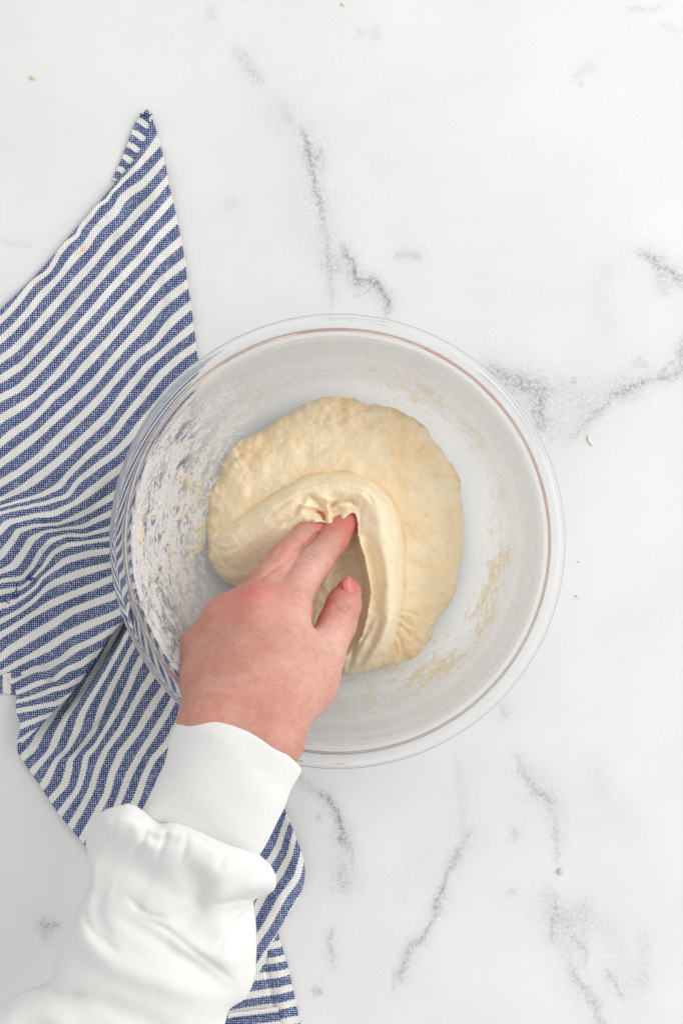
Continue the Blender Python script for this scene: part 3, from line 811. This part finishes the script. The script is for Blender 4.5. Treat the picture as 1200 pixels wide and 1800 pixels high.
    vp = V[:, 0] / s + 600, 900 - V[:, 1] / s
    f2 = sdist(vp[0], vp[1], catmull(D_FLAP, 3, True))
    tone = smooth01((f2 + 1) / 5) * 0.85
    o = mesh("bread_dough", V, Q, M_dough, None, {"tone": tone})
    tag(o, "pale mound of bread dough being folded over itself in the glass bowl", "dough")
    return h, px, py
build_dough()

# ------------------------------------------------------------------ person: hand and sleeve
def build_hand():
    def K(x, y, z, r): return (*P(x, y, z * 1e-3), r * 1e-3)
    W1, W2 = K(379,1275,127,15.5), K(466,1302,130,16)
    F1, F2 = K(352,1395,117,12), K(405,1425,117,12)
    mI, mM, mR, mP = K(503,1072,80,12.0), K(452,1072,84,12.5), K(402,1096,80,12.5), K(362,1142,72,11.5)
    cones = {
     'palm': [(W1, mP), (W1, mR), (K(420,1280,130,18), mM), (W2, mI), (W1, W2), (F1, W1), (F2, W2), (K(400,1190,106,13.5), K(470,1170,104,14.5)), (mP, mR), (mR, mM), (mM, mI),
              (K(365,1190,98,14), mP), (K(455,1240,116,16), K(505,1150,92,15)), (K(356,1208,106,7), W1)],
     'thenar': [(K(478,1285,122,16), K(535,1205,94,15.5)), (K(535,1205,94,15.5), K(567,1155,80,12.4)), (K(505,1150,86,13), K(540,1190,86,14))],
     'index': [(mI, K(517,1040,72,10.9)), (K(517,1040,72,10.9), K(553,987,58,10.0)), (K(553,987,58,10.0), K(586,947,48,9.0)), (K(586,947,48,9.0), K(609,917,41,7.6))],
     'middle': [(mM, K(468,1026,74,10.2)), (K(468,1026,74,10.2), K(503,978,57,9.2)), (K(503,978,57,9.2), K(543,938,45,8.6)), (K(543,938,45,8.6), K(572,910,36,7.6))],
     'ring': [(mR, K(433,1064,58,9.8)), (K(433,1064,58,9.8), K(452,1070,42,8.8)), (K(452,1062,42,8.8), K(480,1085,34,7.6))],
     'little': [(mP, K(385,1098,52,8.6)), (K(385,1098,52,8.6), K(412,1105,40,7.6)), (K(412,1105,40,7.6), K(438,1122,36,6.6))],
     'thumb': [(K(562,1162,82,12.2), K(593,1096,64,11.2)), (K(593,1096,64,11.2), K(604,1062,57,10.2)), (K(604,1062,57,10.2), K(612,1041,53,8.0))]}
    lo = np.array([-0.095, -0.190, 0.020]); hi = np.array([0.018, 0.006, 0.155]); st = 0.0007
    n = np.ceil((hi - lo) / st).astype(int)
    X = (lo[0] + np.arange(n[0]) * st).astype(np.float32)[:, None, None]
    Y = (lo[1] + np.arange(n[1]) * st).astype(np.float32)[None, :, None]
    Z = (lo[2] + np.arange(n[2]) * st).astype(np.float32)[None, None, :]
    def cone(a, b):
        ax, ay, az, ra = a; bx, by, bz, rb = b
        dx, dy, dz = bx - ax, by - ay, bz - az; L = dx * dx + dy * dy + dz * dz
        t = np.clip(((X - ax) * dx + (Y - ay) * dy + (Z - az) * dz) / L, 0, 1)
        return np.sqrt((X - ax - t * dx) ** 2 + (Y - ay - t * dy) ** 2 + (Z - az - t * dz) ** 2) - (ra + t * (rb - ra))
    def smin(a, b, k):
        h = np.maximum(k - np.abs(a - b), 0) / k
        return np.minimum(a, b) - h * h * k * 0.25
    D = {}
    for k, cs in cones.items():
        kk = 0.012 if k in ('palm', 'thenar') else 0.003
        d = None
        for c in cs:
            e = cone(*c); d = e if d is None else smin(d, e, kk)
        D[k] = d.astype(np.float32)
    f = smin(D['palm'], D['thenar'], 0.012)
    fing = smin(D['index'], D['middle'], 0.0018)
    fing = smin(fing, D['ring'], 0.0016); fing = smin(fing, D['little'], 0.0016)
    f = smin(f, fing, 0.0050)
    f = smin(f, D['thumb'], 0.0035)
    # creases: grooves cut along short lines on the surface
    def groove(f, pts, wd, am, bump=0.0):
        q = [np.array(P(x, y, z * 1e-3)) for x, y, z in pts]
        best = None
        for a, b in zip(q[:-1], q[1:]):
            dd = b - a; L = (dd ** 2).sum() - dd[2] ** 2 + 1e-12     # distance seen from above: cuts the upper skin
            t = np.clip(((X - a[0]) * dd[0] + (Y - a[1]) * dd[1]) / L, 0, 1)
            e = (X - a[0] - t * dd[0]) ** 2 + (Y - a[1] - t * dd[1]) ** 2
            e = e + 0.05 * (Z - a[2] - t * dd[2]) ** 2
            best = e if best is None else np.minimum(best, e)
        return f + am * 2.5e-3 * np.exp(-best / (wd * 1e-3) ** 2)
    for pts, wd, am in [
        ([(536,972,68),(547,976,68),(560,987,66)], .9, .42), ([(531,978,69),(543,983,69),(556,994,67)], .9, .42), ([(541,967,66),(553,971,66),(565,979,64)], .8, .30), ([(528,986,70),(540,991,70)], .8, .25),
        ([(488,972,68),(500,970,67),(512,976,66)], .9, .40), ([(486,978,69),(498,977,69),(509,982,67)], .9, .35), ([(492,966,66),(504,965,66),(514,970,65)], .8, .25),
        ([(588,1068,72),(602,1076,72),(614,1086,68)], .8, .42), ([(586,1078,73),(598,1085,72)], .8, .2),
        ([(530,1078,84),(541,1085,80)], .9, .40), ([(527,1090,86),(540,1097,80)], .9, .35), ([(541,1116,84),(536,1128,86)], 1.3, .9),
        ([(538,1112,86),(530,1100,88)], .9, .3), ([(585,935,52),(600,945,50)], .8, .22)]:
        f = groove(f, pts, wd, am)
    f = groove(f, [(458,1018,90),(478,1003,82),(498,990,76),(528,965,62),(558,938,52)], 1.3, .55)
    # knuckle rises and tendon valleys
    for (x, y, z, wd, am) in [(452,1050,96,9,-1.0), (505,1056,90,9,-.8), (404,1078,92,8,-.6), (478,1055,96,6,.7), (428,1068,96,6,.5), (545,980,68,7,-.35), (500,976,68,7,-.35)]:
        a = P(x, y, z * 1e-3)
        f = f + am * 1e-3 * np.exp(-((X - a[0]) ** 2 + (Y - a[1]) ** 2 + (Z - a[2]) ** 2) / (wd * 1e-3) ** 2)
    V, Q = surface_nets((f / st).astype(np.float32), lo, st)
    V = relax(V, Q, 3, 0.5)
    def blob(x, y, z, wd):
        a = np.array(P(x, y, z * 1e-3)); return np.exp(-((V - a) ** 2).sum(1) / (wd * 1e-3) ** 2)
    red = .62 * blob(446,1046,94,9) + .25 * blob(500,1050,90,10) + .75 * blob(612,918,40,12) + .35 * blob(600,960,48,9) + .55 * blob(566,1082,66,10) + .5 * blob(585,1040,60,9) \
        + .55 * blob(618,1030,60,7) + .3 * blob(534,1080,80,7) + .5 * blob(570,915,42,14) + .2 * blob(500,972,66,9) + .2 * blob(415,1075,90,16)
    red = np.clip(red + .08 * fbm(V[:, 0] * 90, V[:, 1] * 90, V[:, 2] * 90, 3, 5), 0, 1)
    pale = .8 * blob(545,1000,66,16) + .8 * blob(585,1130,80,18) + .6 * blob(530,1080,88,18) + .45 * blob(540,1200,105,28)
    hand = mesh("hand", V, Q, M_skin, None, {"red": red, "pale": np.clip(pale, 0, 1)})
    # thumbnail: a shallow curved plate sitting on the tip
    C = np.array(P(620.5, 1038, 0.0621)); T = np.array(P(620, 1017, 0.0560)) - np.array(P(631, 1062, 0.0595))
    T /= np.linalg.norm(T)
    N = np.array([0.62, 0.10, 0.78]); N -= N.dot(T) * T; N /= np.linalg.norm(N); B = np.cross(T, N)
    VV, nu, nv = [], 15, 13
    for i in range(nu):
        for j in range(nv):
            u = i / (nu - 1) * 2 - 1; v = j / (nv - 1) * 2 - 1
            hw = 0.0052 * (1 - 0.10 * u * u) * math.sqrt(max(0.0, 1 - max(0, abs(u) - .45) ** 2 * 2.6))
            p = C + T * (u * 0.0082 + 0.0008 * (1 - v * v) * (1 if u > 0 else -1) * abs(u)) + B * (math.sin(v * 1.0) / math.sin(1.0) * hw) - N * ((v * v) * 0.0024 + 0.0006 * u * u)
            VV.append(p)
    nail = mesh("thumbnail", VV, grid_faces(nu, nv), M_nail)
    mid = nail.data.polygons[len(nail.data.polygons) // 2]
    if mid.normal.z < 0: nail.data.flip_normals()
    md = nail.modifiers.new("thickness", 'SOLIDIFY'); md.thickness = 0.0006; md.offset = 0
    return hand, nail

def poisson(mask, it=2500):
    """smooth inflation height of a silhouette: solves lap(u) = -1 inside, 0 outside (coarse to fine)"""
    ms = [mask]
    while min(ms[-1].shape) > 40: ms.append(ms[-1][::2, ::2])
    u = np.zeros(ms[-1].shape)
    for lev in range(len(ms) - 1, -1, -1):
        m = ms[lev]; h2 = 4.0 ** lev
        if u.shape != m.shape:
            u = np.repeat(np.repeat(u, 2, 0), 2, 1)
            if u.shape[0] < m.shape[0]: u = np.vstack([u, u[-1:]])
            if u.shape[1] < m.shape[1]: u = np.hstack([u, u[:, -1:]])
            u = u[:m.shape[0], :m.shape[1]]
        for k in range(600 if lev == len(ms) - 1 else 220):
            p = np.pad(u, 1, mode='edge')
            u = np.where(m, 0.25 * (p[2:, 1:-1] + p[:-2, 1:-1] + p[1:-1, 2:] + p[1:-1, :-2] + h2), 0)
    return u

SLEEVE = [(150,1480),(160,1448),(178,1425),(205,1410),(238,1405),(262,1422),(285,1440),(312,1436),(350,1448),(400,1472),(455,1498),(478,1520),(487,1545),(478,1568),(450,1582),(443,1600),(448,1650),(447,1710),(441,1745),(425,1772),(405,1782),(395,1800),(385,1860),(370,2000),
          (-200,2000),(-160,1850),(-60,1800),(0,1773),(40,1748),(82,1734),(92,1700),(110,1655),(132,1605),(152,1560),(157,1535)]
def build_sleeve():
    zr = 0.128; s = S(zr); stp = 3.3
    px = np.arange(-215, 510, stp); py = np.arange(1385, 2010, stp)
    PX, PY = np.meshgrid(px, py[::-1], indexing='ij')
    poly = catmull(SLEEVE[:23], 5).tolist() + SLEEVE[23:25] + catmull(SLEEVE[25:], 5).tolist()
    sd = sdist(PX, PY, poly)
    u = poisson(sd > 0)
    u = u * stp * stp                                             # px^2
    t = np.sqrt(np.maximum(u, 0) * 2) * s * 1e3 * 0.66           # mm, half thickness
    t = np.minimum(t, 60)
    t2 = np.where(sd > 0, t * t, sd * 14.0)
    disp = np.zeros_like(PX)
    for pts, wd, am in [
        ([(190,1440),(235,1425),(262,1440)], 22, 7), ([(268,1452),(290,1462),(330,1452)], 9, -5), ([(300,1443),(345,1458),(420,1490)], 13, 4),
        ([(330,1500),(352,1545),(345,1590),(305,1615)], 20, -6), ([(190,1480),(240,1500),(280,1540)], 30, -4), ([(200,1560),(260,1585)], 26, -3),
        ([(130,1625),(160,1640),(220,1680),(280,1700),(360,1740)], 24, 7), ([(350,1570),(400,1560),(470,1545)], 20, 6), ([(300,1640),(360,1660),(430,1690)], 18, 4),
        ([(215,1600),(290,1640),(350,1690),(400,1735)], 15, -5), ([(385,1500),(395,1550),(390,1610),(405,1670)], 24, 4), ([(430,1600),(400,1640),(400,1700)], 18, 3),
        ([(95,1740),(170,1745),(240,1770),(300,1800)], 22, -5), ([(0,1790),(70,1765),(140,1790)], 20, 5), ([(165,1500),(165,1545),(150,1585)], 14, 4), ([(185,1560),(180,1600),(200,1640)], 14, -3),
        ([(82,1736),(110,1742),(150,1735)], 7, -4), ([(302,1446),(296,1468),(286,1492)], 5, -3), ([(335,1446),(334,1470),(328,1494)], 6, -2), ([(398,1478),(392,1512)], 7, -1.6),
        ([(268,1438),(258,1470),(240,1490)], 6, -3.5), ([(215,1420),(205,1450),(185,1475)], 9, -2),
        ([(250,1600),(300,1622),(370,1680),(410,1722)], 6, -3.2), ([(235,1570),(262,1592),(300,1602)], 6, -3.0), ([(440,1602),(410,1622),(385,1660)], 6, -3.5), ([(150,1600),(175,1630),(215,1655)], 7, -3.0), ([(450,1582),(420,1575),(380,1580)], 6, -3.5)]:
        disp += 0.62 * am * stroke(PX, PY, pts, wd) * smooth01(sd / 14)
    disp += 0.7 * fbm(PX / 60, PY / 60, oct=3, seed=201) * smooth01(sd / 20)
    zc = 121 + 22 * smooth01((1560 - PY + 0.45 * (PX - 300)) / 120) - 0.02 * (PY - 1450) - 0.03 * (PX - 300)
    z = np.arange(0.035, 0.215, stp * s)
    Z = z[None, None, :] * 1e3
    dz = Z - zc[..., None]
    tt = t2[..., None]
    up = dz - disp[..., None] * smooth01(dz / 8 + 0.3)
    F = (up * up - tt) / (2 * np.sqrt(np.maximum(tt, 30)) ) 
    F = F / (stp * s * 1e3)
    V, Q = surface_nets(F.astype(np.float32), ((px[0] - 600) * s, (900 - py[::-1][0]) * s, z[0]), stp * s)
    V = relax(V, Q, 3, 0.5)
    o = mesh("sleeve", V, Q, M_sleeve)
    return o
def build_cuff():
    # rings from the opening at the wrist back under the sleeve: left, right, centre height, half height
    rings = [((330,1262),(529,1354),131,20,22), ((322,1264),(528,1360),131,22,22), ((306,1280),(521,1372),131,23,20), ((297,1310),(510,1392),131,23,18), ((288,1345),(500,1420),131,23,16),
             ((272,1380),(486,1448),131,22,14), ((256,1412),(470,1480),131,20,12), ((242,1440),(455,1505),130,16,10), ((230,1480),(440,1530),117,10,8), ((225,1520),(425,1560),116,9,8)]
    L = catmull([r[0] for r in rings], 8); R = catmull([r[1] for r in rings], 8)
    ex = catmull([r[2:] for r in rings], 8)
    n = 144; V = []
    rows = len(L)
    prof_in = []
    for i in range(rows):
        prof_in.append((i, 0.0))
    order = [(i, -1.0) for i in range(14, 0, -2)] + [(0, -0.8), (0, -0.2)] + [(i, 0.0) for i in range(0, rows)]
    for i, off in order:
        zc, hh, lead = ex[i]
        for j in range(n):
            a = 2 * math.pi * j / n
            c, sn = math.cos(a), math.sin(a)
            inset = 1.0 + off * 0.035
            if off == -0.8 or off == -0.2: pass
            m = (L[i] + R[i]) / 2; hw = (R[i] - L[i]) / 2
            e = np.array([-hw[1], hw[0]]); e /= np.linalg.norm(e); e = -e   # towards the hand (up in the photo)
            if e[1] > 0: e = -e
            z = zc + hh * sn * inset
            z0 = zc * 1e-3
            q = m + hw * c * inset + e * (lead * sn)
            rib = 0.0
            x, y, _ = P(q[0], q[1], z0)
            zz = z * 1e-3
            # keep the drawn silhouette: centre-plane scale for x, y, real height for z
            k = 1 + 0.0 * rib
            f = S(zz) / S(z0)
            x, y = x * (1 + (f - 1) * abs(sn)), y * (1 + (f - 1) * abs(sn))
            dn = 0.0002 * math.sin(i * 0.3 + j * 0.2) + 0.0006 * math.sin(j * 0.13 + 1.7 * math.sin(i * .07))
            V.append((x, y, zz + dn * sn))
    F = grid_faces(len(order), n, wrap=True)
    o = mesh("cuff", V, F, M_cuff)
    import bmesh
    bm = bmesh.new(); bm.from_mesh(o.data); bmesh.ops.recalc_face_normals(bm, faces=bm.faces); bm.to_mesh(o.data); bm.free()
    return o
hand, nail = build_hand()
sleeve, cuff = build_sleeve(), build_cuff()
person = empty("person", P(300, 1700, 0.1))
tag(person, "person in a white sweatshirt pushing fingers into the dough", "person")
adopt(person, [hand, sleeve])
adopt(hand, [nail]); adopt(sleeve, [cuff])

# ------------------------------------------------------------------ crumbs and bead on the tabletop
def crumb(name, px, py, L, W, ang, label, mat, bend=0.3):
    n, k = 9, 8; V = []
    for i in range(n):
        t = i / (n - 1) * 2 - 1; wdt = math.sqrt(max(0.02, 1 - t * t))
        for j in range(k):
            a = 2 * math.pi * j / k
            x = t * L / 2; y = bend * W * t * t + math.cos(a) * W / 2 * wdt * (1 + .2 * math.sin(3 * t + j)); z = 0.0006 + 0.0005 * math.sin(a) * wdt
            V.append((x, y, z))
    F = [tuple(f) for f in grid_faces(n, k, wrap=True)]
    me = bpy.data.meshes.new(name); me.from_pydata(V, [], F + [tuple(range(k)), tuple(range((n - 1) * k, n * k))[::-1]])
    me.materials.append(mat); me.polygons.foreach_set("use_smooth", np.ones(len(me.polygons), bool))
    o = bpy.data.objects.new(name, me); COL.objects.link(o)
    o.location = P(px, py, 0); o.rotation_euler = (0, 0, ang)
    tag(o, label, "crumb", "crumbs scattered on the marble"); return o
crumb("dough_crumb", 57, 137, .0042, .0024, -.7, "small golden crumb on the marble above the towel's tip", M_crumb)
crumb("dough_crumb", 1035, 775, .0085, .0015, -1.15, "pale curved sliver of dough on the marble right of the bowl", mat_plain("pale_dough_crumb", (0.90, 0.85, 0.70), .7), 0.8)
crumb("dough_crumb", 1013, 1048, .0030, .0007, -.6, "tiny thin crumb close to the bowl's right rim", M_crumb)
crumb("dough_crumb", 602, 8, .0030, .0012, -.7, "tiny crumb at the far edge of the marble, top centre", M_crumb)
crumb("dough_crumb", 1016, 988, .0017, .0006, .1, "speck of dark crumb beside the bowl's right rim", mat_plain("dark_crumb", (0.58, 0.54, 0.46), .7))
def bead():  # grey air bubble on the marble, built as a flattened bead
    n, k = 12, 20; V = [(0, 0, 0.0016)]; R = 0.0021
    prf = [(0.5, .00155), (.8, .0013), (1, .0008), (1.05, .0003), (1.0, .0001)]
    for r, z in prf:
        for j in range(k):
            a = 2 * math.pi * j / k; V.append((R * r * math.cos(a), R * r * math.sin(a), z))
    F = [(0, 1 + j, 1 + (j + 1) % k) for j in range(k)]
    for i in range(len(prf) - 1):
        for j in range(k): F.append((1 + i * k + j, 1 + (i + 1) * k + j, 1 + (i + 1) * k + (j + 1) % k, 1 + i * k + (j + 1) % k))
    me = bpy.data.meshes.new("bubble_mesh"); me.from_pydata(V, [], F); me.materials.append(M_bead)
    me.polygons.foreach_set("use_smooth", np.ones(len(me.polygons), bool))
    o = bpy.data.objects.new("grey_bubble", me); COL.objects.link(o); o.location = P(985, 1532, 0.0002)
    tag(o, "small round greyish droplet on the marble at lower right", "bubble")
bead()
